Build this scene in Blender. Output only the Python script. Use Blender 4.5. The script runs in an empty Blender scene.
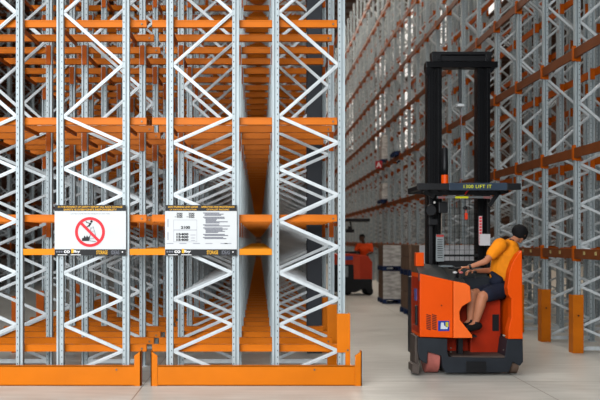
import bpy, bmesh, math, random
from mathutils import Vector, Matrix
random.seed(7)
S = bpy.context.scene
COL = S.collection
PI = math.pi

# ------------------------------------------------------------------ camera
FPX, CH = 770.0, 1.8            # focal length in pixels, eye height
cd = bpy.data.cameras.new('camera')
cam = bpy.data.objects.new('camera', cd); COL.objects.link(cam)
cam.location = (0, 0, CH); cam.rotation_euler = (PI/2, 0, 0)
cd.sensor_width = 36; cd.lens = FPX/600*36
cd.shift_x = (300-259)/600; cd.shift_y = 40/600
cd.clip_end = 300
cd.dof.use_dof = True; cd.dof.focus_distance = 10.0; cd.dof.aperture_fstop = 1.4
S.camera = cam
# ------------------------------------------------------------------ light
w = bpy.data.worlds.new('daylight'); S.world = w; w.use_nodes = True
w.node_tree.nodes['Background'].inputs[0].default_value = (0.86, 0.93, 1.0, 1)
w.node_tree.nodes['Background'].inputs[1].default_value = 0.03
def area(name, loc, rot, sx, sy, power, colr):
    l = bpy.data.lights.new(name, 'AREA'); l.shape = 'RECTANGLE'; l.size = sx; l.size_y = sy
    l.energy = power; l.color = colr
    o = bpy.data.objects.new(name, l); COL.objects.link(o); o.location = loc; o.rotation_euler = rot
    return o
dl = area('dock_daylight', (-3.6, -2.5, 5.0), (math.radians(72), 0, math.radians(-8)), 9.5, 6, 1060, (0.95, 0.975, 1.0))
dl.data.spread = math.radians(122)
area('skylight_front', (-4.0, 6.0, 16.2), (0, 0, 0), 9, 5, 1450, (1.0, 0.98, 0.95))
area('skylight_aisle', (3.0, 36, 16.2), (0, 0, 0), 2.0, 50, 2700, (1.0, 0.89, 0.78))
area('skylight_right', (11.6, 44, 16.2), (0, 0, 0), 3.0, 44, 2600, (1.0, 0.84, 0.68))
area('skylight_left', (-6.8, 40, 16.2), (0, 0, 0), 2.0, 46, 150, (1.0, 0.97, 0.94))
S.view_settings.view_transform = 'Standard'; S.view_settings.look = 'None'
S.view_settings.gamma = 1; S.view_settings.use_curve_mapping = False
S.view_settings.exposure = 0.6

# ------------------------------------------------------------------ materials
def lin(c):
    c = c/255.0
    return c/12.92 if c <= 0.04045 else ((c+0.055)/1.055)**2.4
ALB = 0.6      # overall reflectance of the paints, balanced by the exposure above
def rgb(r, g, b): return (lin(r)*ALB, lin(g)*ALB, lin(b)*ALB, 1)
MATS = {}
def mat(name, c, rough=0.5, metal=0.0, var=0.08, scale=6.0, bump=0.0, emit=None, spec=0.18, c2=None, detail=3.0, stretch=(1,1,1)):
    if name in MATS: return MATS[name]
    m = bpy.data.materials.new(name); m.use_nodes = True; nt = m.node_tree; N = nt.nodes; L = nt.links
    b = N['Principled BSDF']; b.inputs['Roughness'].default_value = rough; b.inputs['Metallic'].default_value = metal
    b.inputs['Specular IOR Level'].default_value = spec
    tc = N.new('ShaderNodeTexCoord'); mp = N.new('ShaderNodeMapping'); mp.inputs['Scale'].default_value = stretch
    nz = N.new('ShaderNodeTexNoise'); nz.inputs['Scale'].default_value = scale; nz.inputs['Detail'].default_value = detail
    L.new(tc.outputs['Object'], mp.inputs[0]); L.new(mp.outputs[0], nz.inputs['Vector'])
    mx = N.new('ShaderNodeMix'); mx.data_type = 'RGBA'
    if c2 is None: c2 = tuple(max(0, x*(1-2.5*var)) for x in c[:3])+(1,)
    mx.inputs[6].default_value = c; mx.inputs[7].default_value = c2
    rp = N.new('ShaderNodeMapRange'); rp.inputs[1].default_value = .35; rp.inputs[2].default_value = .7
    L.new(nz.outputs[0], rp.inputs[0]); L.new(rp.outputs[0], mx.inputs[0]); L.new(mx.outputs[2], b.inputs['Base Color'])
    if bump:
        bp = N.new('ShaderNodeBump'); bp.inputs['Strength'].default_value = bump; bp.inputs['Distance'].default_value = .01
        L.new(nz.outputs[0], bp.inputs['Height']); L.new(bp.outputs[0], b.inputs['Normal'])
    if emit:
        b.inputs['Emission Color'].default_value = c; b.inputs['Emission Strength'].default_value = emit
    MATS[name] = m
    return m
def math_node(nt, op, a, b_=None):
    n = nt.nodes.new('ShaderNodeMath'); n.operation = op
    for i, v in enumerate((a, b_)):
        if v is None: continue
        if isinstance(v, (int, float)): n.inputs[i].default_value = v
        else: nt.links.new(v, n.inputs[i])
    return n.outputs[0]
# galvanised upright with its column of slots
def galv_slots():
    m = mat('galvanised_slotted', rgb(184, 196, 200), 0.5, 0.2, 0.07, 14, stretch=(1, 1, .2))
    nt = m.node_tree; L = nt.links; b = nt.nodes['Principled BSDF']
    tc = nt.nodes.new('ShaderNodeTexCoord'); sp = nt.nodes.new('ShaderNodeSeparateXYZ'); L.new(tc.outputs['Object'], sp.inputs[0])
    dx = math_node(nt, 'ABSOLUTE', math_node(nt, 'SUBTRACT', sp.outputs[0], 0.022))
    fx = math_node(nt, 'LESS_THAN', dx, 0.0055)
    fz = math_node(nt, 'LESS_THAN', math_node(nt, 'FRACT', math_node(nt, 'DIVIDE', sp.outputs[2], 0.082)), 0.22)
    f = math_node(nt, 'MULTIPLY', fx, fz)
    src = b.inputs['Base Color'].links[0].from_socket
    mx = nt.nodes.new('ShaderNodeMix'); mx.data_type = 'RGBA'
    L.new(f, mx.inputs[0]); L.new(src, mx.inputs[6]); mx.inputs[7].default_value = (.045, .05, .055, 1)
    L.new(mx.outputs[2], b.inputs['Base Color'])
    return m
M_UP = galv_slots()
M_BR = mat('galvanised_brace', rgb(212, 219, 222), 0.5, 0.15, 0.06, 10)
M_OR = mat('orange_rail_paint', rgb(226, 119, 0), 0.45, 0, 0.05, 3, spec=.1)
M_OB = mat('orange_bracket_paint', rgb(188, 88, 12), 0.5, 0, 0.07, 5, spec=.08)
M_GD = mat('orange_guard_paint', rgb(228, 122, 0), 0.42, 0, 0.04, 2.5, spec=.12)
M_GP = mat('muted_orange_guard_paint', rgb(214, 116, 18), .5, 0, .08, 4, spec=.1)  # less saturated orange for the aisle rack protectors
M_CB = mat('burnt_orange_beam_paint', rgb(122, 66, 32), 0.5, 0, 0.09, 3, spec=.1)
M_YB = mat('amber_beam_paint', rgb(240, 146, 0), 0.45, 0, 0.04, 3, spec=.1)
M_STEEL = mat('zinc_bolt', rgb(120, 110, 100), 0.45, .6, .04, 20)
M_BLK = mat('black_paint', rgb(24, 25, 28), 0.45, 0, .1, 4)
M_MAST = mat('mast_black_steel', rgb(17, 18, 21), 0.35, .3, .1, 4)
M_CH = mat('chassis_charcoal', rgb(38, 43, 50), 0.5, 0, .12, 4)
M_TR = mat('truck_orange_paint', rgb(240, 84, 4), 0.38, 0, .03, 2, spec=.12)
M_TRL = mat('truck_orange_lit_face', rgb(255, 112, 42), 0.4, 0, .03, 2, spec=.12)  # truck orange lightened; the colour carries the light on the turned cowl face
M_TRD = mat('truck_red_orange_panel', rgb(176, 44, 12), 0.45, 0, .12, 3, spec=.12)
M_DECK = mat('grey_moulded_plastic', rgb(58, 62, 62), 0.55, 0, .1, 8, bump=.1)
M_RUB = mat('black_rubber', rgb(20, 20, 21), 0.8, 0, .1, 10)
M_PINK = mat('pink_polyurethane_tyre', rgb(190, 108, 98), 0.6, 0, .12, 8)
M_TYRE = mat('dusty_brown_tyre', rgb(120, 98, 84), 0.7, 0, .15, 8)
M_WHITE = mat('white_sign_face', rgb(218, 221, 222), 0.5, 0, .01, 2)
M_SBLK = mat('sign_black_ink', rgb(14, 16, 20), 0.5, 0, .02, 2)
M_SYEL = mat('sign_yellow_ink', rgb(240, 178, 24), 0.5, 0, .02, 2)
M_SRED = mat('sign_red_ink', rgb(226, 30, 48), 0.5, 0, .02, 2)
M_SGRY = mat('sign_grey_ink', rgb(118, 120, 130), 0.5, 0, .02, 2)
M_SGL = mat('sign_pale_grey_ink', rgb(160, 162, 172), 0.5, 0, .02, 2)
M_SWHT = mat('sign_white_ink', rgb(245, 245, 245), 0.5, 0, .01, 2)
M_BLUE = mat('blue_pallet_paint', rgb(24, 46, 88), 0.6, 0, .12, 5)
M_CARD = mat('brown_cardboard', rgb(140, 112, 92), 0.8, 0, .08, 5)
M_WRAP = mat('silver_stretch_wrap', rgb(232, 228, 222), 0.25, 0.1, .22, 5, bump=.6, stretch=(1, 1, 3))
M_SKIN = mat('tanned_skin', rgb(188, 124, 92), 0.5, 0, .05, 6)
M_SKD = mat('dark_brown_skin', rgb(92, 58, 42), 0.5, 0, .05, 6)
M_HIVIS = mat('hi_vis_orange_cotton', rgb(255, 150, 14), 0.8, 0, .06, 9, bump=.25)
M_HIV2 = mat('hi_vis_red_orange_cotton', rgb(255, 84, 22), 0.8, 0, .06, 9, bump=.25)
M_NAVY = mat('navy_cotton', rgb(24, 30, 48), 0.85, 0, .12, 9, bump=.25)
M_CAP = mat('black_cotton', rgb(16, 16, 19), 0.85, 0, .1, 9)
M_SHOE = mat('black_leather', rgb(20, 20, 20), 0.6, 0, .1, 9)
M_COLM = mat('dark_grey_column_paint', rgb(66, 70, 76), 0.7, 0, .05, 2)

def floor_mat():
    m = bpy.data.materials.new('sealed_concrete'); m.use_nodes = True; nt = m.node_tree; N = nt.nodes; L = nt.links
    b = N['Principled BSDF']; b.inputs['Specular IOR Level'].default_value = .35
    tc = N.new('ShaderNodeTexCoord')
    n1 = N.new('ShaderNodeTexNoise'); n1.inputs['Scale'].default_value = .7; n1.inputs['Detail'].default_value = 6
    mp = N.new('ShaderNodeMapping'); mp.inputs['Scale'].default_value = (.5, 3, 1); L.new(tc.outputs['Object'], mp.inputs[0])
    n2 = N.new('ShaderNodeTexNoise'); n2.inputs['Scale'].default_value = 3; n2.inputs['Detail'].default_value = 8; L.new(mp.outputs[0], n2.inputs['Vector'])
    L.new(tc.outputs['Object'], n1.inputs['Vector'])
    s = math_node(nt, 'ADD', math_node(nt, 'MULTIPLY', n1.outputs[0], .6), math_node(nt, 'MULTIPLY', n2.outputs[0], .5))
    cr = N.new('ShaderNodeValToRGB'); e = cr.color_ramp.elements
    e[0].position = .35; e[0].color = rgb(178, 176, 168); e[1].position = .75; e[1].color = rgb(218, 216, 208)
    L.new(s, cr.inputs[0])
    # saw-cut joints every 4.8 m
    sp = N.new('ShaderNodeSeparateXYZ'); L.new(tc.outputs['Object'], sp.inputs[0])
    jx = math_node(nt, 'LESS_THAN', math_node(nt, 'FRACT', math_node(nt, 'DIVIDE', math_node(nt, 'ADD', sp.outputs[0], 102.24), 4.8)), .0025)
    jy = math_node(nt, 'LESS_THAN', math_node(nt, 'FRACT', math_node(nt, 'DIVIDE', math_node(nt, 'ADD', sp.outputs[1], 100.6), 4.8)), .003)
    j = math_node(nt, 'MAXIMUM', jx, jy)
    mx = N.new('ShaderNodeMix'); mx.data_type = 'RGBA'; L.new(j, mx.inputs[0]); L.new(cr.outputs[0], mx.inputs[6]); mx.inputs[7].default_value = rgb(120, 108, 96)
    L.new(mx.outputs[2], b.inputs['Base Color'])
    rr = N.new('ShaderNodeMapRange'); rr.inputs[3].default_value = .22; rr.inputs[4].default_value = .5; L.new(n1.outputs[0], rr.inputs[0]); L.new(rr.outputs[0], b.inputs['Roughness'])
    bp = N.new('ShaderNodeBump'); bp.inputs['Strength'].default_value = .12; bp.inputs['Distance'].default_value = .01
    L.new(n2.outputs[0], bp.inputs['Height']); L.new(bp.outputs[0], b.inputs['Normal'])
    return m
def ribbed(name, c, axis, per, rough=.6):
    m = mat(name, c, rough, 0, .06, .4)
    nt = m.node_tree; L = nt.links; b = nt.nodes['Principled BSDF']
    tc = nt.nodes.new('ShaderNodeTexCoord'); sp = nt.nodes.new('ShaderNodeSeparateXYZ'); L.new(tc.outputs['Object'], sp.inputs[0])
    v = math_node(nt, 'SINE', math_node(nt, 'MULTIPLY', sp.outputs[axis], 2*PI/per))
    bp = nt.nodes.new('ShaderNodeBump'); bp.inputs['Strength'].default_value = .9; bp.inputs['Distance'].default_value = per*.12
    L.new(v, bp.inputs['Height']); L.new(bp.outputs[0], b.inputs['Normal'])
    return m
def grid_mat():
    return mat('black_wire', rgb(22, 24, 27), .5, .4, .05, 5)

# ------------------------------------------------------------------ mesh builder (world coordinates)
ORG = {}
class MB:
    def __init__(s): s.b = bmesh.new()
    def box(s, x0, x1, y0, y1, z0, z1, bev=0, rot=None, piv=None):
        r = bmesh.ops.create_cube(s.b, size=1); vs = r['verts']
        bmesh.ops.scale(s.b, vec=(abs(x1-x0), abs(y1-y0), abs(z1-z0)), verts=vs)
        c = Vector(((x0+x1)/2, (y0+y1)/2, (z0+z1)/2))
        if bev:
            es = list({e for v in vs for e in v.link_edges})
            nr = bmesh.ops.bevel(s.b, geom=es, offset=bev, segments=2, affect='EDGES', profile=.6)
            vs = list({v for f in nr['faces'] for v in f.verts} | {v for v in vs if v.is_valid})
        if rot:
            bmesh.ops.rotate(s.b, cent=(0, 0, 0), matrix=rot, verts=vs)
        bmesh.ops.translate(s.b, vec=c, verts=vs)
        return s
    def bar(s, p0, p1, wd, th, up=(0, 1, 0)):      # rectangular bar; th along 'up'
        p0, p1 = Vector(p0), Vector(p1); d = p1-p0; l = d.length; z = d/l; y = Vector(up); y = (y-z*y.dot(z)).normalized(); x = y.cross(z)
        vs = []
        for t in (0, l):
            for a, c in ((-1, -1), (1, -1), (1, 1), (-1, 1)):
                vs.append(s.b.verts.new(p0+z*t+x*(a*wd/2)+y*(c*th/2)))
        for f in ((3, 2, 1, 0), (4, 5, 6, 7), (0, 1, 5, 4), (1, 2, 6, 5), (2, 3, 7, 6), (3, 0, 4, 7)): s.b.faces.new([vs[i] for i in f])
        return s
    def tube(s, pts, r, n=10, cap=True):
        pts = [Vector(p) for p in pts]; rings = []
        rr = r if isinstance(r, (list, tuple)) else [r]*len(pts)
        for i, p in enumerate(pts):
            d = (pts[min(i+1, len(pts)-1)]-pts[max(i-1, 0)]).normalized()
            a = Vector((0, 0, 1)) if abs(d.z) < .9 else Vector((1, 0, 0)); u = d.cross(a).normalized(); v = d.cross(u)
            rings.append([s.b.verts.new(p+u*(math.cos(2*PI*k/n)*rr[i])+v*(math.sin(2*PI*k/n)*rr[i])) for k in range(n)])
        for a, b_ in zip(rings, rings[1:]):
            for k in range(n): s.b.faces.new((a[k], a[(k+1) % n], b_[(k+1) % n], b_[k]))
        if cap: s.b.faces.new(rings[0][::-1]); s.b.faces.new(rings[-1])
        return s
    def prism(s, poly, y0, y1, bev=0):             # polygon in XZ extruded along Y
        a = [s.b.verts.new((p[0], y0, p[1])) for p in poly]; b_ = [s.b.verts.new((p[0], y1, p[1])) for p in poly]
        f0 = s.b.faces.new(a); f1 = s.b.faces.new(b_[::-1]); n = len(poly)
        fs = [s.b.faces.new((a[i], b_[i], b_[(i+1) % n], a[(i+1) % n])) for i in range(n)]
        bmesh.ops.recalc_face_normals(s.b, faces=[f0, f1]+fs)
        if bev:
            bmesh.ops.bevel(s.b, geom=list(f0.edges), offset=bev, segments=3, affect='EDGES', profile=.5)
        return s
    def prismz(s, poly, z0, z1):                   # polygon in XY extruded along Z
        a = [s.b.verts.new((p[0], p[1], z0)) for p in poly]; b_ = [s.b.verts.new((p[0], p[1], z1)) for p in poly]
        n = len(poly); fs = [s.b.faces.new(a), s.b.faces.new(b_[::-1])]+[s.b.faces.new((a[i], b_[i], b_[(i+1) % n], a[(i+1) % n])) for i in range(n)]
        bmesh.ops.recalc_face_normals(s.b, faces=fs); return s
    def hexa(s, v):                                # 8 points: bottom 4, top 4
        vs = [s.b.verts.new(p) for p in v]
        fs = [s.b.faces.new([vs[i] for i in f]) for f in ((3, 2, 1, 0), (4, 5, 6, 7), (0, 1, 5, 4), (1, 2, 6, 5), (2, 3, 7, 6), (3, 0, 4, 7))]
        bmesh.ops.recalc_face_normals(s.b, faces=fs); return s
    def ball(s, c, r, sc=(1, 1, 1), n=3):
        q = bmesh.ops.create_icosphere(s.b, subdivisions=n, radius=r)['verts']
        bmesh.ops.scale(s.b, vec=sc, verts=q); bmesh.ops.translate(s.b, vec=c, verts=q); return s
    def disc(s, c, r, x0, x1, n=28, axis=0):       # cylinder along axis
        p0 = list(c); p1 = list(c); p0[axis] = x0; p1[axis] = x1
        return s.tube([p0, p1], r, n)
    def data(s, name, m, off=(0, 0, 0), smooth=False):
        bmesh.ops.translate(s.b, vec=-Vector(off), verts=s.b.verts)
        me = bpy.data.meshes.new(name); s.b.to_mesh(me); s.b.free(); me.materials.append(m)
        if smooth:
            for p in me.polygons: p.use_smooth = True
        return me
    def build(s, name, m, parent=None, smooth=False, loc=None):
        if parent is None:
            o_ = Vector(loc) if loc else Vector((0, 0, 0))
        else: o_ = ORG[parent.name]
        me = s.data(name, m, o_, smooth)
        o = bpy.data.objects.new(name, me); COL.objects.link(o)
        if parent is not None: o.parent = parent
        else: o.location = o_
        ORG[o.name] = o_
        return o
def tag(o, label=None, cat=None, group=None, kind=None):
    if label: o['label'] = label
    if cat: o['category'] = cat
    if group: o['group'] = group
    if kind: o['kind'] = kind
    return o
def thing(name, loc, label, cat, group=None):
    o = bpy.data.objects.new(name, None); COL.objects.link(o); o.location = loc; o.empty_display_size = .1
    ORG[o.name] = Vector(loc); tag(o, label, cat, group); return o
def link(name, me, parent=None, loc=(0, 0, 0), rz=0):
    o = bpy.data.objects.new(name, me); COL.objects.link(o); o.location = loc; o.rotation_euler.z = rz
    if parent is not None: o.parent = parent
    return o
def F(x, y, Y): return ((x-259)/FPX*Y, Y, CH-(y-240)/FPX*Y)
_T = ['first', 'second', 'third', 'fourth', 'fifth', 'sixth', 'seventh', 'eighth', 'ninth', 'tenth', 'eleventh', 'twelfth', 'thirteenth', 'fourteenth', 'fifteenth', 'sixteenth', 'seventeenth', 'eighteenth', 'nineteenth']
ORD = list(_T)
for _t, _o in (('twenty', 'twentieth'), ('thirty', 'thirtieth'), ('forty', 'fortieth'), ('fifty', 'fiftieth'), ('sixty', 'sixtieth'), ('seventy', 'seventieth')):
    ORD += [_o]+[_t+'-'+q for q in _T[:9]]
LEVN = ['lowest', 'second', 'third', 'fourth', 'fifth', 'sixth', 'seventh', 'eighth', 'ninth', 'tenth', 'eleventh']

# ------------------------------------------------------------------ setting
fl = MB().box(-24, 24, -7, 74, -.2, 0).build('floor', floor_mat()); tag(fl, 'pale sealed concrete warehouse floor', kind='structure')
M_WALL = ribbed('brown_corrugated_cladding', rgb(110, 80, 66), 2, .5)
M_CEIL = ribbed('brown_grey_roof_sheeting', rgb(112, 88, 76), 1, 1.4)
o = MB().box(-24, 24, 74, 74.3, 0, 17).build('wall_back', M_WALL); tag(o, 'brown horizontally ribbed end wall of the warehouse', kind='structure')
o = MB().box(-24.3, -24, -7, 74, 0, 17).build('wall_left', M_WALL); tag(o, 'brown ribbed side wall left of the racking', kind='structure')
o = MB().box(24, 24.3, -7, 74, 0, 17).build('wall_right', M_WALL); tag(o, 'brown ribbed side wall right of the racking', kind='structure')
o = MB().box(-24, 24, -7, 74, 17, 17.3).build('ceiling', M_CEIL); tag(o, 'brown ribbed warehouse roof lining', kind='structure')
M_SKY = mat('daylit_translucent_sheet', (1, .98, .95, 1), .5, 0, 0, 2, emit=.65)
n = 0
for X in (-6.8, 3.0, 12.6):
    for Y in range(12, 70, 6):
        n += 1
        if X > 0 and X < 5 : z = 16.95
        o = MB().box(X-(2.8 if X > 10 else 1.0), X+(2.8 if X > 10 else 1.0), Y, Y+(5.2 if X > 10 else 3.4), 16.93, 16.99).build('window_%d' % n, M_SKY); tag(o, 'bright translucent skylight sheet in the roof', kind='structure')
for X in (6.5, 9.0, 11.5, 14.0):
    n += 1
    o = MB().box(X-.7, X+.7, 73.9, 73.98, 10.5, 16).build('window_%d' % n, M_SKY); tag(o, 'bright tall window sheet high in the end wall', kind='structure')
# building column
o = MB()
x0, x1 = .765, 1.0
o.box(x0, x1, 12.22, 12.50, 0, 17, .01)
cc = o.build('trim_1', M_COLM); tag(cc, 'dark grey building column standing inside the left racking', kind='structure')

# ------------------------------------------------------------------ rack meshes
HT = 14.4
def upright_data(h):
    # folded section, slotted flange towards +x
    p = [(-.044, -.040), (-.021, -.040), (-.021, -.003), (.001, -.003), (.001, -.036), (.040, -.036), (.042, -.030),
         (.042, .030), (.040, .036), (.001, .036), (.001, .003), (-.021, .003), (-.021, .040), (-.044, .040)]
    return MB().prismz(p, .012, h).data('upright', M_UP)
UP = upright_data(HT)
FOOT = MB().box(-.075, .075, -.065, .065, 0, .012).data('foot_plate', M_BR)
NODES = [.10]+[.41+.326*i for i in range(10)]
while NODES[-1]+.65 < HT-.1: NODES.append(NODES[-1]+.65)
FW = .82
def brace_data(kind):
    if kind == 'h': return MB().box(.04, FW-.04, -.018, .018, -.03, .03).data('brace', M_BR)
    dz = kind
    b = MB()
    L_ = math.hypot(FW-.08, dz)
    b.bar((.04, 0, 0), (FW-.04, 0, dz), .041, .030)
    b.bar((.05, -.018, .002), (FW-.05, -.018, dz+.002), .014, .008)
    return b.data('brace', M_BR)
BD = {}
def get_brace(dz):
    k = round(dz, 3)
    if k not in BD: BD[k] = brace_data(k)
    return BD[k]
BH = brace_data('h')
def side(i, typ):      # x at node i ; typ 0: node1 (z .41) is at the right
    r = (i % 2 == 1)
    if typ: r = not r
    return FW-.04 if r else .04
def bracing_mesh(typ):
    b = MB()
    for i in range(len(NODES)-1):
        a, c = side(i, typ), side(i+1, typ)
        b.bar((a, 0, NODES[i]), (c, 0, NODES[i+1]), .040, .030)
    b.box(.04, FW-.04, -.018, .018, .05, .09)
    return b.data('bracing', M_BR)
BRM = [bracing_mesh(0), bracing_mesh(1)]
LEV_L = [.48, 2.12, 3.345, 4.575, 5.8, 7.03, 8.26, 9.49, 10.72, 11.95]
LEV_R = [1.66, 3.26, 4.84, 6.40, 7.97, 9.54, 11.10, 12.65]
def bracket_mb(b, X, z, plate=True):
    if plate: b.box(X-.032, X+.032, -.062, -.042, z-.28, z-.005)
    b.box(X-.014, X+.014, .041, .80, z-.135, z-RAILH-.001)
    return b
RAILH = .088
def bracket_all(levels, arms=True):
    b = MB()
    for z in levels:
        for X in (0, FW):
            if arms: bracket_mb(b, X, z)
            else: b.box(X-.04, X+.04, -.06, -.042, z-.2, z-.005)
    return b.data('rail_brackets', M_OB)
BKM = {'L': bracket_all(LEV_L[1:]), 'R': bracket_all(LEV_R, False)}
BK1 = bracket_mb(MB(), 0, 0).data('rail_bracket', M_OB)
BKR = MB().box(-.040, .040, -.060, -.042, -.20, -.005).data('beam_connector', M_OB)
BK0 = bracket_mb(MB(), 0, 0, False).data('rail_bracket', M_OB)

def rack_frame(x, y, typ, detail, rackside, label, group, brackets=True, levels=LEV_L):
    r = thing('rack_frame', (x, y, 0), label, 'rack frame', group)
    a = link('upright', UP, r, (0, 0, 0)); c = link('upright', UP, r, (FW, 0, 0), PI)
    if detail:
        link('foot_plate', FOOT, a); link('foot_plate', FOOT, c)
        zmax = CH+240/FPX*y+.6
        top = 0
        for i in range(len(NODES)-1):
            if NODES[i] > zmax and i > 12: top = i; break
            dz = NODES[i+1]-NODES[i]
            goes_right = side(i, typ) < .1
            o = link('brace', get_brace(dz), r, (0 if goes_right else FW, 0, NODES[i]), 0 if goes_right else PI)
        if top:
            b = MB()
            for i in range(top, len(NODES)-1):
                b.bar((side(i, typ), 0, NODES[i]), (side(i+1, typ), 0, NODES[i+1]), .040, .030)
            link('bracing', b.data('bracing', M_BR), r)['kind'] = 'stuff'
        link('brace', BH, r, (0, 0, .07))
    else:
        o = link('bracing', BRM[typ], r)
    if y < 21:
        top_ = CH+240/FPX*(y+1)+.4
        for z in levels[(1 if rackside == 'L' else 0):]:
            if z > top_: continue
            for X in (0, FW):
                if rackside == 'L': link('rail_bracket', BK1 if brackets else BK0, r, (X, 0, z))
                else: link('beam_connector', BKR, r, (X, 0, z))
    elif brackets:
        o = link('rail_bracket', BKM[rackside], r); o['kind'] = 'stuff'
    return r

# ------------------------------------------------------------------ left rack block
PITCH = 1.36; Y0 = 9.65; NROW = 37
pxm = FPX/Y0
FX = [(v-259)/pxm for v in (-45.4, 60.8, 170.2, 275.7)]          # left uprights of the four frame columns
POSN = ['outermost column', 'in the prohibition sign column', 'in the load table column', 'in the aisle column']
for j in range(NROW):
    y = Y0+PITCH*j
    for c in range(4):
        if c == 3 and j == 2: pass
        typ = 0 if c in (1, 3) else 1
        if j == 0: lab = 'pale galvanised rack frame in the front row, %s' % ['cut off by the picture edge', 'behind the prohibition sign', 'behind the load table sign', 'ending at the aisle']. __getitem__(c)
        else: lab = 'galvanised frame, %s row back in the near rack block, %s' % (ORD[j], POSN[c])
        rack_frame(FX[c], y, typ, j < 2, 'L', lab, 'frames of the near rack block', brackets=j > 0)

# rails: (apparent size, x0, x1, y, z, which, names)
def rail_mb(b, x0, x1, y, z, ends=(0, 0)):
    # stepped box rail: face, top lip
    b.box(x0, x1, y-.03, y+.03, z-RAILH, z-.012)
    b.box(x0, x1, y-.036, y+.05, z-.012, z)
    return b
jobs = []
XB = -1.385
for k in range(2*NROW-1):
    y = Y0+.10+PITCH/2*k
    for li, z in enumerate(LEV_L):
        for h, (x0, x1) in enumerate(((-3.90, XB-.035), (XB+.035, .985))):
            zt = (z-CH)/y*FPX
            if zt > 250: continue
            jobs.append((1/y, 'L', x0, x1, y, z, k, li, h))
XR = 5.08; YR0 = 12.3-1.37; NRR = 38; PR = 1.37
jobs.sort(reverse=True, key=lambda q: q[0])
rest = {'L': MB(), 'R': MB()}
HALF = ['prohibition sign half', 'load table sign half']
cnt = 0
for q in jobs:
    _, s_, x0, x1, y, z, k, li, h = q
    if cnt < 300:
        cnt += 1
        b = MB(); rail_mb(b, x0, x1, y, z)
        o = b.build('pallet_rail', M_OR if s_ == 'L' else M_CB, None, loc=((x0+x1)/2, y, z-RAILH))
        if s_ == 'L':
            kk = ORD[k]
            lab = 'orange pallet rail, %s back on the %s level, %s' % (kk, LEVN[li], HALF[h])
            tag(o, lab, 'rail', 'orange rails of the left rack')
            if k < 3:
                e = x1-.06 if h == 0 else x1-.05
                MB().tube([(e, y-.045, z-.05), (e, y-.03, z-.05)], .012, 8).build('bolt', M_STEEL, o)
        else:
            tag(o, 'burnt orange pallet rail in the aisle rack, %s level, %s from the near end' % (LEVN[li], ORD[k]), 'rail', 'rails of the right rack')
    else:
        rail_mb(rest[s_], x0, x1, y, z)
o = rest['L'].build('pallet_rail', M_OR); tag(o, 'orange pallet rails deep inside the left rack', 'rail', kind='stuff')

# short amber cross ties between the frames, at sign-foot height
gaps = [(FX[0]+FW+.047, FX[1]-.047), (FX[1]+FW+.047, FX[2]-.047), (FX[2]+FW+.047, FX[3]-.047)]
GN = ['outside the prohibition sign', 'between the two signs', 'in the aisle side gap']
for j in range(14):
    y = Y0+PITCH*j
    for g, (x0, x1) in enumerate(gaps):
        b = MB().box(x0, x1, y-.03, y+.02, 1.612, 1.69, .004)
        o = b.build('spacer_beam', M_YB, None, loc=((x0+x1)/2, y, 1.612))
        tag(o, 'short amber spacer beam %s, %s row from the front' % (GN[g], ORD[j]), 'beam', 'amber spacer beams')
# ---- floor guard rails
def guard(xa, xb, label, left_cap, right_cap):
    r = thing('floor_guard_rail', ((xa+xb)/2, 9.5, 0), label, 'guard rail')
    b = MB()
    b.box(xa, xb, 9.50, 9.512, 0.0, .25, .003); b.box(xa, xb, 9.50, 9.56, .238, .25); b.box(xa, xb, 9.50, 9.56, 0, .012)
    b.build('rail', M_GD, r)
    pm = FPX/9.5
    for on, X, s in ((left_cap, xa, -1), (right_cap, xb, 1)):
        if not on: continue
        poly = [(X, 0), (X+s*.083, 0), (X+s*.083, .435), (X, .375)]
        if s < 0: poly = poly[::-1]
        b = MB().prism(poly, 9.49, 9.502); b.box(min(X+s*.083, X+s*.071), max(X+s*.083, X+s*.071), 9.49, 9.60, 0, .43)
        b.build('end_plate', M_GD, r)
    for X in [(xb-.22 if right_cap and not left_cap else xb-.5)]:
        MB().tube([(X, 9.494, .2), (X, 9.50, .2)], .012, 8).build('bolt', M_STEEL, r)
    return r
pm = FPX/9.5
guard(-4.6, (134.3-259)/pm, 'low orange floor guard rail below the prohibition sign', False, True)
guard((157.5-259)/pm, (355-259)/pm, 'low orange floor guard rail below the load table sign, ending at the aisle', True, True)
# ---- upright protector at the aisle corner
r = thing('upright_protector', (FX[3]+FW+.05, Y0, 0), 'tall orange upright protector at the aisle corner of the near rack block', 'upright protector')
X0 = FX[3]+FW-.06
MB().box(X0, X0+.105, 9.575, 9.583, .40, .885, .002).build('front_plate', M_GD, r)
MB().box(X0+.105, X0+.165, 9.575, 9.583, .0, .885, .002).box(X0+.157, X0+.165, 9.583, 9.75, 0, .885).build('side_plate', M_GD, r)
MB().tube([(X0+.135, 9.568, .43), (X0+.135, 9.577, .43)], .013, 8).build('bolt', M_STEEL, r)
for j in (1, 2, 3):
    y = Y0+PITCH*j
    r = thing('upright_protector', (FX[3]+FW, y, 0), 'orange upright protector at the aisle end of the near block, %s row' % ORD[j], 'upright protector')
    MB().box(X0, X0+.13, y-.075, y-.065, 0, .885).build('front_plate', M_GD, r)
    MB().box(X0+.13, X0+.138, y-.075, y+.1, 0, .885).build('side_plate', M_GD, r)
for j in (1, 2, 3, 4, 5):
    y = Y0+PITCH*j
    xx = FX[0]-.09
    r = thing('upright_protector', (xx, y, 0), 'orange upright protector at the outer end of the near block, %s row' % ORD[j], 'upright protector')
    MB().box(xx-.04, xx+.09, y-.075, y-.065, 0, .9).build('front_plate', M_OB, r)
    MB().box(xx-.048, xx-.04, y-.075, y+.1, 0, .9).build('side_plate', M_OB, r)

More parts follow.
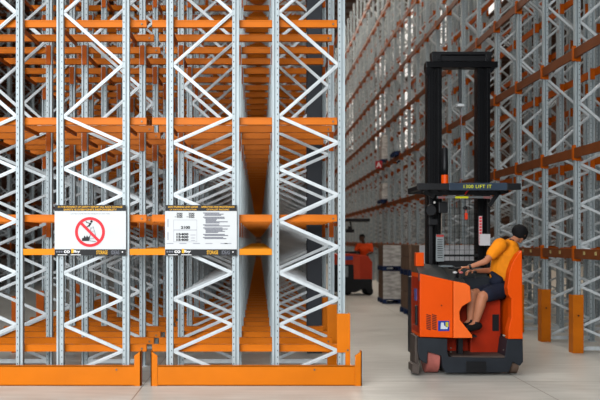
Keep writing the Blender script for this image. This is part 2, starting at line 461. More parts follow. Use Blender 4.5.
# ------------------------------------------------------------------ right rack
FXR = [XR+i*1.31 for i in range(4)]
CN = ['aisle column', 'second column', 'third column']
total = NROW*4
for k in range(NRR):
    y = YR0+PR*k
    for c in range(3 if k < 26 else 2):
        if (FXR[c])/y*FPX+259 > 612: continue
        det = (y < 17.5 and c < 2)
        lab = 'galvanised frame of the aisle rack, %s row from its near end, %s' % (ORD[k], CN[c])
        rack_frame(FXR[c], y, (k+c) % 2, det, 'R', lab, 'frames of the tall aisle rack', True, LEV_R)
        total += 1
    # front cross beams between this row and the next
    for li, z in enumerate(LEV_R):
        if (z-CH)/(y+PR)*FPX > 250 or XR/(y+PR)*FPX+259 > 600: continue
        if k > 34: continue
        b = MB()
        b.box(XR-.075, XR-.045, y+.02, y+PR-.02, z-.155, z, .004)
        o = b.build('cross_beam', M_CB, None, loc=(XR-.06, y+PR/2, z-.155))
        tag(o, 'burnt orange cross beam facing the aisle, %s level, %s bay from the near end' % (LEVN[li], ORD[k]), 'beam', 'cross beams of the tall aisle rack')
        MB().box(XR-.085, XR-.042, y+PR-.065, y+PR+.0, z-.19, z+.05).build('connector', M_OB, o)
        if li == 0 and k < 8:
            MB().box(XR-.082, XR-.075, y+PR*.35, y+PR*.35+.06, z-.09, z-.035).box(XR-.082, XR-.075, y+PR*.65, y+PR*.65+.06, z-.09, z-.035).build('clip', mat('pale_yellow_clip', rgb(190, 170, 110), .5), o)
# rack beyond the far aisle on the other side of the near block
XF = -8.3
for k in range(20):
    y = 13.2+PR*k
    for c in range(2):
        rack_frame(XF-FW-1.31*c, y, (k+c) % 2, False, 'R', 'galvanised frame of the shaded outer rack, %s row, %s column' % (ORD[k], ['front', 'rear'][c]), 'frames of the shaded outer rack', True, LEV_R)
    for li, z in enumerate(LEV_R[:6]):
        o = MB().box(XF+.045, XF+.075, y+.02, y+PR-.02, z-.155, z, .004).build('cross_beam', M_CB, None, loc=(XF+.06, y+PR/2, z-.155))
        tag(o, 'burnt orange cross beam of the shaded outer rack, %s level, %s bay' % (LEVN[li], ORD[k]), 'beam', 'cross beams of the shaded outer rack')
        MB().box(XF+.042, XF+.085, y+PR-.065, y+PR, z-.19, z+.05).build('connector', M_OB, o)
b = MB()
for k in range(40):
    for z in LEV_R[:7]: rail_mb(b, XF-2.3, XF-.02, 13.3+PR/2*k, z)
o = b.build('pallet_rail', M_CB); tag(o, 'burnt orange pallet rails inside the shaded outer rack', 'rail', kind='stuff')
# cross beams on the inner columns of the aisle rack
ib = MB()
for k in range(NRR-3):
    y = YR0+PR*k
    for ci, X in enumerate((FXR[0]+FW, FXR[1], FXR[1]+FW, FXR[2])[:4 if k < 26 else 2]):
        for li, z in enumerate(LEV_R):
            if (z-CH)/(y+PR)*FPX > 250 or X/(y+PR)*FPX+259 > 604: continue
            if k < 8 and ci in (0, 2):
                o = MB().box(X+.045, X+.075, y+.02, y+PR-.02, z-.13, z).build('cross_beam', M_OB, None, loc=(X+.06, y+PR/2, z-.13))
                tag(o, 'orange cross beam %s the aisle rack, %s level, %s bay' % ('behind the first column of' if ci == 0 else 'deeper inside', LEVN[li], ORD[k]), 'beam', 'inner cross beams of the tall aisle rack')
            elif ci in (0, 2): ib.box(X+.045, X+.075, y+.02, y+PR-.02, z-.13, z)
o = ib.build('cross_beam', M_OB); tag(o, 'orange cross beams far inside the tall aisle rack', 'beam', kind='stuff')
# column protectors on the right rack
for k in range(0, 9):
    y = YR0+PR*k
    if XR/y*FPX+259 > 610: continue
    r = thing('upright_protector', (XR, y, 0), 'orange upright protector on the tall aisle rack, %s upright from the near end' % ORD[k], 'upright protector', 'orange protectors along the right rack')
    MB().box(XR-.085, XR+.075, y-.075, y-.065, 0, .93, .003).build('front_plate', M_GP, r)
    MB().box(XR-.093, XR-.085, y-.075, y+.10, 0, .93).build('side_plate', M_GP, r)
    MB().tube([(XR-.01, y-.085, .6), (XR-.01, y-.073, .6)], .014, 8).build('bolt', M_BLK, r)

# ------------------------------------------------------------------ text helper
def text_part(body, x, z, y, h, m, parent, name='lettering', wide=None, align='CENTER', bold=0.0, rotx=PI/2, spacing=1.0):
    cu = bpy.data.curves.new('t', 'FONT'); cu.body = body; cu.size = 1; cu.align_x = align; cu.offset = bold; cu.space_character = spacing
    cu.extrude = .001
    tmp = bpy.data.objects.new('t', cu)
    me = bpy.data.meshes.new_from_object(tmp)
    bpy.data.objects.remove(tmp); bpy.data.curves.remove(cu)
    xs = [v.co.x for v in me.vertices]; ys = [v.co.y for v in me.vertices]
    sy = h/(max(ys)-min(ys)); sx = sy if wide is None else wide/(max(xs)-min(xs))
    cx = {'CENTER': (max(xs)+min(xs))/2, 'LEFT': min(xs)}[align]; cy = (max(ys)+min(ys))/2
    po = ORG[parent.name]
    for v in me.vertices:
        c = v.co.copy(); v.co = ((c.x-cx)*sx+x-po.x, y-.001-c.z*.5-po.y, (c.y-cy)*sy+z-po.z)
    me.materials.clear(); me.materials.append(m); me.name = name
    o = bpy.data.objects.new(name, me); COL.objects.link(o); o.parent = parent; ORG[o.name] = po
    return o

# ------------------------------------------------------------------ signs (plane Y = 9.56)
YS = 9.56
def P(x, y): a = F(x, y, YS); return a[0], a[2]
def sign_base(xl, xr, label):
    x0, zt = P(xl, 205); x1, zb = P(xr, 255.5)
    r = thing('sign_board', ((x0+x1)/2, YS, zb), label, 'sign')
    MB().box(x0, x1, YS, YS+.02, zb, zt, .004).build('panel', M_WHITE, r)
    _, za = P(0, 211); _, zc = P(0, 249.3)
    MB().box(x0+.002, x1-.002, YS-.002, YS+.001, za, zt).build('header_band', M_SBLK, r)
    MB().box(x0+.002, x1-.002, YS-.002, YS+.001, zb, zc).build('footer_band', M_SBLK, r)
    yb = YS-.002
    cx, cz = P(xl+18.5, 252.2)
    text_part('co', cx-.075, cz+.006, yb, .034, M_SWHT, r, 'logo_lettering', wide=.075, bold=.03)
    MB().box(cx-.02, cx+.01, yb-.002, yb, cz-.012, cz+.042).build('logo_mark', M_SYEL, r)
    text_part('lby', cx+.05, cz+.006, yb, .040, M_SWHT, r, 'logo_lettering', wide=.085, bold=.03)
    for i in range(3):
        MB().tube([(cx-.20+i*.03, yb-.001, cz+.006), (cx-.20+i*.03, yb, cz+.006)], .013, 14).build('logo_ring', M_SGRY, r)
    MB().box(cx-.19, cx-.07, yb-.001, yb, cz-.036, cz-.028).box(cx-.03, cx+.10, yb-.001, yb, cz-.036, cz-.028).build('logo_underline', M_SWHT, r)
    sx, sz = P(xl+47.5, 252.4)
    text_part('STORAGE', sx, sz, yb, .048, M_SYEL, r, wide=.14, bold=.02)
    sx2, _ = P(xl+60, 252.4)
    text_part('IDEAS', sx2+.01, sz, yb, .048, M_SGRY, r, wide=.10, bold=.01)
    sx3, _ = P(xl+66.5, 0)
    MB().tube([(sx3+.018, yb-.001, sz+.005), (sx3+.018, yb, sz+.005)], .009, 10).build('footer_mark', M_SWHT, r)
    # straps that hang the board from the frame
    for X in (x0+.03, x1-.03):
        MB().box(X-.008, X+.008, YS+.02, YS+.045, zb+.1, zb+.14).build('clamp', M_STEEL, r)
    return r, x0, x1, zb, zt, yb
r, x0, x1, zb, zt, yb = sign_base(54.5, 126, 'white safety sign with red prohibition circle over a person climbing a rack')
cx = (x0+x1)/2
_, z1 = P(0, 206.9); _, z2 = P(0, 209.6)
text_part('IN THE INTEREST OF SAFETY REPORT ALL RACK DAMAGE', cx, z1, yb, .022, M_SYEL, r, wide=.80, bold=.02)
text_part("SAFETY IS EVERYONE'S RESPONSIBILITY", cx, z2, yb, .024, M_SYEL, r, wide=.66, bold=.02)
_, z3 = P(0, 213.8)
text_part('DO NOT CLIMB ON THE RACKING AT ANY TIME', cx, z3, YS, .012, M_SGRY, r, wide=.48)
ccx, ccz = P(90, 232)
# ring + slash
b = MB(); R0, R1 = .150, .186; n_ = 48
ring = []
for k in range(n_):
    a = 2*PI*k/n_
    ring.append([b.b.verts.new((ccx+math.cos(a)*R, Y_, ccz+math.sin(a)*R)) for R, Y_ in ((R0, YS-.004), (R1, YS-.004), (R1, YS), (R0, YS))])
for k in range(n_):
    q, s = ring[k], ring[(k+1) % n_]
    for i in range(4): b.b.faces.new((q[i], q[(i+1) % 4], s[(i+1) % 4], s[i]))
a = math.radians(45)
b.bar((ccx-math.cos(a)*.155, YS-.005, ccz+math.sin(a)*.155), (ccx+math.cos(a)*.155, YS-.005, ccz-math.sin(a)*.155), .034, .006)
bmesh.ops.recalc_face_normals(b.b, faces=b.b.faces)
b.build('prohibition_ring', M_SRED, r)
# pictogram: climber, rack and pallet truck
def C(x, y): q = P(x, y); return (q[0], YS-.002, q[1])
b = MB()
b.tube([C(91.5, 221.5), (C(91.5, 221.5)[0], YS, C(91.5, 221.5)[2])], .016, 14)
b.bar(C(91, 223), C(88.5, 226.5), .022, .002).bar(C(90.5, 223.5), C(86.8, 222.5), .010, .002).bar(C(87, 222.8), C(85.8, 221), .009, .002)
b.bar(C(88.5, 226), C(86.8, 227), .012, .002).bar(C(87, 226.6), C(86.5, 229), .009, .002)
b.build('pictogram_climber', M_SBLK, r)
b = MB().bar(C(91, 227), C(89.5, 241), .006, .002).bar(C(93, 226), C(97, 240), .006, .002)
for t in (.1, .35, .6, .85): b.bar(C(91-t*1.5, 227+14*t), C(93+4*t, 226+14*t), .005, .002)
b.build('pictogram_rack', M_SGRY, r)
b = MB().prism([(C(82, 241)[0], C(0, 241)[2]), (C(89, 240)[0], C(0, 241)[2]), (C(90, 0)[0], C(0, 236)[2]), (C(88, 0)[0], C(0, 237)[2]), (C(87, 0)[0], C(0, 235)[2]), (C(86, 0)[0], C(0, 237.5)[2]), (C(84.5, 0)[0], C(0, 235.5)[2]), (C(83.5, 0)[0], C(0, 238)[2]), (C(82, 0)[0], C(0, 238)[2])], YS-.003, YS-.001)
b.bar(C(90, 240.8), C(96, 241.8), .006, .002)
b.build('pictogram_load', M_SBLK, r)

r, x0, x1, zb, zt, yb = sign_base(165, 237, 'white load table sign with black unit load figures and text lines')
w_ = x1-x0
text_part('SAFE WORKING UNIT LOADS', x0+.25*w_, z1, yb, .022, M_SYEL, r, wide=.37, bold=.02)
text_part('OF THIS RACK INSTALLATION', x0+.25*w_, z2, yb, .018, M_SYEL, r, wide=.33, bold=.02)
text_part('OPERATION AND MAINTENANCE', x0+.735*w_, z1, yb, .022, M_SYEL, r, wide=.41, bold=.02)
text_part('OF PALLET RACKING', x0+.735*w_, z2, yb, .020, M_SYEL, r, wide=.28, bold=.02)
for xx in (179.5, 191.5):
    for yy in (213.6, 215.4, 217.2):
        q = P(xx, yy); text_part('700', q[0], q[1], YS, .0205, M_SBLK, r, 'load_figure', wide=.075, bold=.05)
    q = P(xx-4.3, 216.8); text_part('x', q[0], q[1], YS, .012, M_SBLK, r, 'load_figure', bold=.03)
q = P(185.5, 227.5); text_part('2100', q[0], q[1], YS, .036, M_SBLK, r, 'load_figure', wide=.115, bold=.05)
for yy in (234.2, 237.0, 239.8):
    q = P(182.5, yy); text_part('15400', q[0], q[1], YS, .030, M_SBLK, r, 'load_figure', wide=.15, bold=.06)
b = MB()
for (a_, t_, c_, d_) in ((173.5, 219.8, 197, 230), (173.5, 230, 197, 242)):
    xa, za = P(a_, t_); xb_, zb_ = P(c_, d_)
    for (u0, u1, v0, v1) in ((xa, xb_, za-.004, za), (xa, xb_, zb_, zb_+.004), (xa, xa+.004, zb_, za), (xb_-.004, xb_, zb_, za)): b.box(u0, u1, YS-.001, YS, v0, v1)
for xx, yy, ww in ((193, 235, 5), (193, 238, 4), (193, 240.5, 4), (168, 223, 1), (168, 236, 1)):
    xa, za = P(xx-ww/2, yy); xb_, _ = P(xx+ww/2, yy); b.box(xa, xb_, YS-.001, YS, za-(.05 if ww == 1 else .004), za+(.05 if ww == 1 else .004))
for xx in (170, 183, 196.5, 209, 224, 228):
    xa, za = P(xx-3.5, 243.4); xb_, _ = P(xx+3.5, 243.4); b.box(xa, xb_, YS-.001, YS, za-.006, za+.004)
b.build('table_print', M_SGL, r)
b = MB(); rr_ = random.Random(3)
y_ = 213
for n2, k_ in ((3, 0), (6, 1), (2, 0), (5, 1), (2, 0), (2, 0)):
    for i in range(n2):
        xa, za = P(203+(1.5 if i else 0)+(1 if k_ and i > 1 else 0), y_); xb_, _ = P(216+rr_.random()*14, y_)
        b.box(xa, xb_, YS-.001, YS, za-.006, za+.006); y_ += 1.15
    y_ += .75
b.build('text_lines', M_SGRY, r)

# ------------------------------------------------------------------ people helper: union of tapered capsules, remeshed to one skin
SC2 = bpy.data.scenes.new('workshop')
def capsules(name, caps, m, parent, vox=.009, smooth=4, balls=()):
    b = MB()
    for p0, r0, p1, r1 in caps:
        p0, p1 = Vector(p0), Vector(p1); n_ = 7
        b.tube([p0.lerp(p1, t/n_) for t in range(n_+1)], [r0+(r1-r0)*t/n_ for t in range(n_+1)], 16)
        b.ball(p0, r0, n=2); b.ball(p1, r1, n=2)
    for c, r_, sc in balls: b.ball(c, r_, sc, n=3)
    o = b.build(name, m, parent, smooth=True)
    rm = o.modifiers.new('r', 'REMESH'); rm.mode = 'VOXEL'; rm.voxel_size = vox; rm.use_smooth_shade = True
    sm = o.modifiers.new('s', 'SMOOTH'); sm.factor = .5; sm.iterations = smooth
    par = o.parent; o.parent = None; SC2.collection.objects.link(o)
    vl = SC2.view_layers[0]; vl.update(); dg = vl.depsgraph; me = bpy.data.meshes.new_from_object(o.evaluated_get(dg))
    SC2.collection.objects.unlink(o); o.parent = par
    o.modifiers.clear(); old = o.data; o.data = me; bpy.data.meshes.remove(old); me.name = name
    for p in me.polygons: p.use_smooth = True
    return o
def hand(wrist, dirv, palm_n, sc=1.0, curl=.5, thumb_side=1):
    """capsules of a palm, four fingers and a thumb; dirv = finger direction, palm_n = direction the palm faces"""
    d = Vector(dirv).normalized(); n = Vector(palm_n); n = (n-d*n.dot(d)).normalized(); s = d.cross(n)*thumb_side
    w_ = Vector(wrist); out = []
    for i, u in enumerate((-.027, -.009, .009, .027)):
        k = w_+d*.085*sc+s*u*sc
        out.append((w_+s*u*.7*sc+d*.01, .015*sc, k, .0125*sc))
        L1 = (.034, .042, .045, .038)[i]*sc
        d1 = (d*math.cos(curl)+n*math.sin(curl)); d2 = (d*math.cos(curl*2.2)+n*math.sin(curl*2.2))
        a_ = k+d1*L1; out.append((k, .0105*sc, a_, .0095*sc)); out.append((a_, .0095*sc, a_+d2*L1*.95, .0078*sc))
    t0 = w_+d*.025*sc+s*.03*sc; t1 = t0+(d*.6+s*.8+n*.3).normalized()*.042*sc; t2 = t1+(d*.9+s*.1+n*.5).normalized()*.032*sc
    out += [(t0, .015*sc, t1, .0115*sc), (t1, .0115*sc, t2, .0095*sc)]
    return out
def head_parts(c, f, up, sc=1.0):
    """balls and capsules for a head centred at c facing f"""
    c, f, up = Vector(c), Vector(f).normalized(), Vector(up).normalized(); s = f.cross(up).normalized()
    caps = [(c-f*.012+up*.022, .086*sc, c+f*.018+up*.018, .078*sc),            # cranium
            (c+f*.03-up*.035, .062*sc, c+f*.048-up*.082, .034*sc),             # jaw, chin
            (c+f*.088+up*.01, .010*sc, c+f*.104-up*.026, .015*sc),             # nose
            (c+f*.080-up*.054+s*.018, .009*sc, c+f*.080-up*.054-s*.018, .009*sc),   # mouth
            (c+f*.086+up*.026+s*.034, .010*sc, c+f*.086+up*.026-s*.034, .010*sc)]   # brow
    for q in (-1, 1): caps.append((c+s*q*.078-f*.012+up*.012, .013*sc, c+s*q*.080-f*.008-up*.022, .010*sc))
    return caps

# ------------------------------------------------------------------ main reach truck
T = thing('reach_truck', (2.75, 10.85, 0), 'orange reach truck with black mast and driver at the front of the aisle', 'forklift')
YF = 10.2; k_ = FPX/YF
def G(x, y): return ((x-259)/k_, CH-(y-240)/k_)     # near face, metres
def poly(*p): return [G(*q) for q in p]
# bodywork
b = MB().prism(poly((420, 273.5), (453, 281), (453, 338), (420, 337))[::-1], YF, YF+.56, .012)
body = b.build('body_panel', M_TR, T, smooth=False)
b = MB().prism(poly((453.4, 281), (466, 283.5), (470, 286.5), (471, 301), (462, 306.5), (459.3, 312), (460, 320), (472, 335), (472.3, 338), (453.4, 338))[::-1], YF-.012, YF+.10, .01)
b.build('front_cowl', M_TRL, T)
b = MB()
for i in range(9):
    x, y = 426.3, 314.5+i*1.75
    for q in range(2):
        pa, pb = G(x+q*5.6, y), G(x+4.6+q*5.6, y+1.3)
        b.bar((pa[0], YF-.001, pa[1]), (pb[0], YF-.001, pb[1]), .012, .004)
b.build('vent_slots', M_BLK, body)
pa, pb = G(438, 320.8), G(449.3, 331)
MB().box(pa[0], pb[0], YF-.003, YF, pb[1], pa[1]).build('blue_sticker', mat('blue_sticker', rgb(36, 62, 160), .4), body)
q0 = G(440.5, 322.5); q1 = G(447.5, 329)
st = MB().prism([(q0[0], q1[1]), (q1[0], q1[1]), (q1[0], q1[1]+.03), (q0[0]+.05, q1[1]+.04), (q0[0]+.04, q0[1]), (q0[0]+.005, q0[1])], YF-.005, YF-.003)
st.build('sticker_picture', mat('sticker_pale', rgb(220, 226, 236), .4), body)
pa, pb = G(445.5, 322), G(448.3, 327); MB().box(pa[0], pb[0], YF-.005, YF-.003, pb[1], pa[1]).build('sticker_picture', mat('sticker_yellow', rgb(200, 190, 60), .4), body)
q = G(441.5, 305.5); MB().tube([(q[0], YF-.004, q[1]), (q[0], YF, q[1])], .009, 10).build('lock', M_BLK, body)
# side of battery compartment (left flank)
x420 = G(420, 0)[0]
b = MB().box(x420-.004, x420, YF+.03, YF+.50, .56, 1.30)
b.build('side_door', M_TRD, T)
MB().box(x420-.010, x420-.004, YF+.18, YF+.34, .98, 1.14).build('side_label', mat('side_label_blue', rgb(90, 90, 150), .5), T)
MB().box(x420-.03, x420-.004, YF+.12, YF+.20, .66, .92, .008).build('side_handle', M_BLK, T)
# rear half of the body, battery box up to the mast
MB().box(x420+.03, x420+1.28, YF+.57, YF+1.0, .18, 1.28, .015).build('battery_box', M_CH, T)
# deck / dashboard
zA, zB, zC = G(0, 273.5)[1], G(0, 281)[1], G(0, 286)[1]
xA, xB, xC, xD = G(419, 0)[0], G(453, 0)[0], G(470, 0)[0], G(500, 0)[0]
b = MB()
b.hexa([(xA, YF+.02, zA-.10), (xB, YF+.02, zB-.10), (xB+.05, YF+1.0, 1.28), (xA+.16, YF+1.0, 1.28), (xA, YF+.02, zA+.005), (xB, YF+.02, zB+.005), (xB+.05, YF+1.0, 1.44), (xA+.16, YF+1.0, 1.46)])
b.hexa([(xB, YF+.03, zB-.10), (xC-.02, YF+.06, zC-.06), (xC-.02, YF+1.0, 1.28), (xB+.05, YF+1.0, 1.28), (xB, YF+.03, zB+.005), (xC-.02, YF+.06, zC+.01), (xC+.05, YF+1.0, 1.42), (xB+.05, YF+1.0, 1.46)])
b.box(xC-.02, xD+.02, YF+.62, YF+1.0, 1.2, 1.40, .02)
b.build('dashboard', M_DECK, T)
q = G(440, 268)
MB().box(q[0]+.12, q[0]+.30, YF+.50, YF+.62, 1.425, 1.445, .006).build('dashboard_display', mat('grey_display', rgb(120, 130, 134), .3), T)
# steering wheel & levers
sw = (G(463, 0)[0], YF+.30, 1.40)
b = MB(); n_ = 24; c_ = Vector(sw)
b.tube([(c_.x+math.cos(2*PI*i/n_)*.11, c_.y+math.sin(2*PI*i/n_)*.11, c_.z+.02) for i in range(n_)]+[(c_.x+.11, c_.y, c_.z+.02)], .012, 8)
b.tube([(c_.x, c_.y, c_.z-.12), (c_.x, c_.y, c_.z+.02)], .02, 10)
for a_ in (0, 2.1, 4.2): b.tube([(c_.x, c_.y, c_.z+.01), (c_.x+math.cos(a_)*.11, c_.y+math.sin(a_)*.11, c_.z+.02)], .009, 6)
b.build('steering_wheel', M_BLK, T, smooth=True)
for i, (px_, py_) in enumerate(((455, 272.5), (461, 272.5), (475, 272))):
    q = F(px_, py_, YF+.12 if i < 2 else YF+.3)
    MB().tube([(q[0], q[1], q[2]-.09), (q[0], q[1], q[2])], .008, 8).build('lever', M_BLK, T)
    MB().ball((q[0], q[1], q[2]), .022, (1.4, 1, .8), 2).build('lever_knob', [mat('pale_knob', rgb(205, 205, 205), .4), mat('pink_knob', rgb(200, 110, 110), .4), M_BLK][i], T, smooth=True)
# left corner marker block
a0 = F(415, 252.5, YF+.75); a1 = F(423, 266, YF+.75)
MB().box(a0[0], a1[0], YF+.68, YF+.80, a1[2], a0[2], .006).build('corner_block', M_TR, T)
# compartment
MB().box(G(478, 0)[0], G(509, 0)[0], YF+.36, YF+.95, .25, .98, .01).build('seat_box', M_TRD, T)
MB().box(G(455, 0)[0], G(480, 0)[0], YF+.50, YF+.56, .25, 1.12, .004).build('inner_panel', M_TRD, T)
pa, pb = G(500.5, 317), G(507, 334)
MB().box(pa[0], pb[0], YF+.345, YF+.36, pb[1], pa[1]).build('dark_slot', M_BLK, T)
MB().box(G(452, 0)[0], G(509, 0)[0], YF+.02, YF+.50, .235, .262, .003).build('step_floor', mat('worn_step_plate', rgb(80, 68, 62), .6), T)
MB().box(G(474, 0)[0]-.22, G(474, 0)[0]+.06, YF+.08, YF+.36, .50, .525, .004).box(G(474, 0)[0]-.16, G(474, 0)[0]-.10, YF+.18, YF+.30, .26, .50).build('pedal_plate', M_BLK, T)
# seat
MB().box(G(487, 0)[0], G(514, 0)[0], YF+.34, YF+.80, .98, 1.07, .03).build('seat_cushion', M_RUB, T)
b = MB().box(G(512, 0)[0], G(519, 0)[0], YF+.34, YF+.84, 1.05, 1.46, .03)
b.build('seat_backrest', M_RUB, T)
# right upright panel
b = MB().prism(poly((522, 250.5), (518, 254), (513, 262), (509.5, 272), (507.5, 288), (508.5, 295), (511.5, 299), (511.5, 318), (508.5, 330), (508.5, 339), (523, 339))[::-1], YF, YF+.14, .008)
b.build('rear_guard_panel', M_TR, T)
MB().box(G(514, 0)[0], G(522.5, 0)[0], YF+.14, YF+.95, .49, 1.28, .012).build('rear_guard_panel', M_TR, T)
# chassis
b = MB().prism(poly((418, 337.5), (447.5, 339), (447.5, 352), (449, 357), (505, 358.5), (507.5, 339.3), (523, 339.3), (523.3, 362), (520, 366), (513, 362), (509, 372.5), (446, 373), (443, 368), (441.5, 356), (428, 352), (427, 364), (420, 360), (418, 352))[::-1], YF+.005, YF+.34, .008)
b.build('chassis', M_CH, T)
pa, pb = G(466, 361.5), G(486, 372.3); MB().box(pa[0], pb[0], YF-.008, YF+.006, pb[1], pa[1], .003).build('step_tread', M_BLK, T)
b = MB()
for px_, py_ in ((451, 348), (451, 352), (503.5, 350)):
    q = G(px_, py_); b.tube([(q[0], YF+.0, q[1]), (q[0], YF+.008, q[1])], .008, 8)
b.build('bolt', M_STEEL, T)
# wheels
wx0, wx1 = G(428, 0)[0], G(441.5, 0)[0]
MB().tube([((wx0+(wx1-wx0)*t), YF+.27, .225) for t in (0, .06, .94, 1)], [.205, .222, .222, .205], 40).build('drive_wheel', M_PINK, T)
MB().tube([(wx0-.01, YF+.27, .225), (wx1+.01, YF+.27, .225)], .10, 20).build('wheel_hub', M_STEEL, T)
wx0, wx1 = G(512.5, 0)[0], G(521.5, 0)[0]
MB().tube([((wx0+(wx1-wx0)*t), YF+.22, .135) for t in (0, .08, .92, 1)], [.12, .135, .135, .12], 32).build('castor_wheel', M_TYRE, T)
# outrigger leg on the left, running forward with its load wheel
XL = G(437, 0)[0]; XK = G(412, 0)[0]
b = MB().box(XL, XL+.09, YF+.22, YF+1.6, .10, .29, .01).build('outrigger', mat('worn_grey_steel', rgb(84, 74, 68), .55, .2, .15), T)
MB().hexa([(XK+.01, YF+.02, .04), (XK+.09, YF-.02, .02), (XK+.09, YF+.36, .03), (XK+.01, YF+.30, .05), (XK+.01, YF+.02, .15), (XK+.09, YF-.02, .17), (XK+.09, YF+.36, .15), (XK+.01, YF+.30, .14)]).box(XK+.05, XK+.10, YF+.05, YF+.40, .1, .52, .01).build('outrigger_bracket', MATS['worn_grey_steel'], T)
XL2 = G(514, 0)[0]
MB().box(XL2, XL2+.10, YF+.9, YF+1.6, .10, .29, .01).build('outrigger', MATS['worn_grey_steel'], T)
for X in (XL+.045, XL2+.05):
    MB().tube([(X-.04, YF+1.45, .14), (X+.04, YF+1.45, .14)], .14, 28).build('load_wheel', M_TYRE, T)
# mast
YM = 11.45
def Mx(x): return (x-259)/FPX*YM
def Mz(y): return CH-(y-240)/FPX*YM
for xa, xb_ in ((427.5, 442), (477.5, 490.5)):
    a_, c_ = Mx(xa), Mx(xb_)
    b = MB(); w_ = c_-a_
    b.box(a_, a_+w_*.40, YM, YM+.18, .08, Mz(64)); b.box(a_+w_*.44, a_+w_*.60, YM+.03, YM+.15, .08, Mz(62)); b.box(a_+w_*.62, c_, YM+.01, YM+.16, .08, Mz(62))
    b.box(a_+w_*.1, a_+w_*.18, YM-.012, YM, .1, Mz(64)); b.box(a_+w_*.78, a_+w_*.84, YM-.005, YM+.02, .1, Mz(62))
    b.build('mast_rail', M_MAST, T)
b = MB().box(Mx(425.5), Mx(497), YM-.05, YM+.13, Mz(68), Mz(62), .008)
b.hexa([(Mx(426), YM-.04, Mz(76)), (Mx(428.5), YM-.04, Mz(76)), (Mx(428.5), YM+.15, Mz(70)), (Mx(426), YM+.15, Mz(70)), (Mx(426), YM-.04, Mz(64)), (Mx(432), YM-.04, Mz(64)), (Mx(432), YM+.15, Mz(64)), (Mx(426), YM+.15, Mz(64))])
b.hexa([(Mx(490), YM-.04, Mz(73)), (Mx(491), YM-.04, Mz(73)), (Mx(491), YM+.12, Mz(73)), (Mx(490), YM+.12, Mz(73)), (Mx(490), YM-.04, Mz(66)), (Mx(496), YM-.04, Mz(66)), (Mx(496), YM+.12, Mz(66)), (Mx(490), YM+.12, Mz(66))])
b.build('mast_crosshead', M_MAST, T)
b = MB().box(Mx(432), Mx(492.5), YM+.0, YM+.16, Mz(54.5), Mz(51.5), .006).box(Mx(438), Mx(487), YM+.03, YM+.13, Mz(60.5), Mz(55), .006)
b.box(Mx(432), Mx(441), YM-.01, YM+.14, Mz(61.5), Mz(54), .006).box(Mx(485.5), Mx(491.5), YM-.01, YM+.14, Mz(61.5), Mz(54), .006)
b.box(Mx(436.5), Mx(440), YM-.03, YM-.008, Mz(59.5), Mz(56), .003).box(Mx(487), Mx(490), YM-.03, YM-.008, Mz(59.5), Mz(56), .003)
b.build('mast_head', M_BLK, T)
xm = Mx(461.5)
MB().tube([(xm, YM+.08, Mz(68)), (xm, YM+.08, Mz(103))], .022, 10).build('lift_chain', M_MAST, T)
MB().tube([(xm+.012, YM+.06, Mz(103)), (xm+.012, YM+.06, Mz(188))], .005, 6).build('cable', M_SGRY, T)
MB().box(xm-.05, xm+.05, YM+.03, YM+.12, Mz(106), Mz(103.5), .006).ball((xm, YM+.07, Mz(104)), .03, (1.3, 1, .7), 2).build('camera_head', mat('pale_plastic', rgb(200, 205, 208), .4), T)
# fork carriage and backrest bars low behind the grille
b = MB()
for z in (.35, .75, 1.15): b.box(Mx(428), Mx(490), YM+.22, YM+.27, z, z+.09)
b.build('fork_carriage', M_MAST, T)
for X in (Mx(440), Mx(472)):
    MB().box(X, X+.12, YM+.27, YM+1.35, .12, .16, .004).box(X, X+.12, YM+.27, YM+.31, .12, .8).build('fork', M_MAST, T)
# overhead guard
YG = 10.5
def Gg(x, y): return ((x-259)/FPX*YG, CH-(y-240)/FPX*YG)
z0_, z1_ = Gg(0, 190.2)[1], Gg(0, 182.8)[1]
xs = [Gg(v, 0)[0] for v in (417.5, 449, 507, 521)]
OG = MB()
OG.box(xs[0], xs[1], YG, YG+.05, z0_+.005, z1_-.005, .006).box(xs[2], xs[3], YG, YG+.05, z0_+.005, z1_-.005, .006)
OG.box(xs[0]+.05, xs[0]+.12, YG+.05, YM+.0, z0_+.02, z1_-.02).box(xs[3]-.12, xs[3]-.05, YG+.05, YM, z0_+.02, z1_-.02)
for t in range(1, 9):
    X = xs[0]+.1+(xs[3]-xs[0]-.2)*t/9; OG.bar((X, YG+.05, z0_+.045), (X, YM, z0_+.045), .02, .05, (0, 0, 1))
OG.box(xs[0]+.05, xs[3]-.05, YM-.08, YM-.01, z0_+.0, z0_+.07)
OG = OG.build('overhead_guard', M_BLK, T)
MB().box(xs[1], xs[2], YG-.006, YG+.05, z0_, z1_, .004).build('name_board', mat('slate_blue_board', rgb(52, 66, 82), .4), OG)
bd = text_part('1300 LIFT IT', Gg(477.5, 0)[0], (z0_+z1_)/2, YG-.006, .047, mat('lime_yellow_lettering', rgb(232, 232, 30), .5), OG, wide=.38, bold=.005, spacing=1.12)
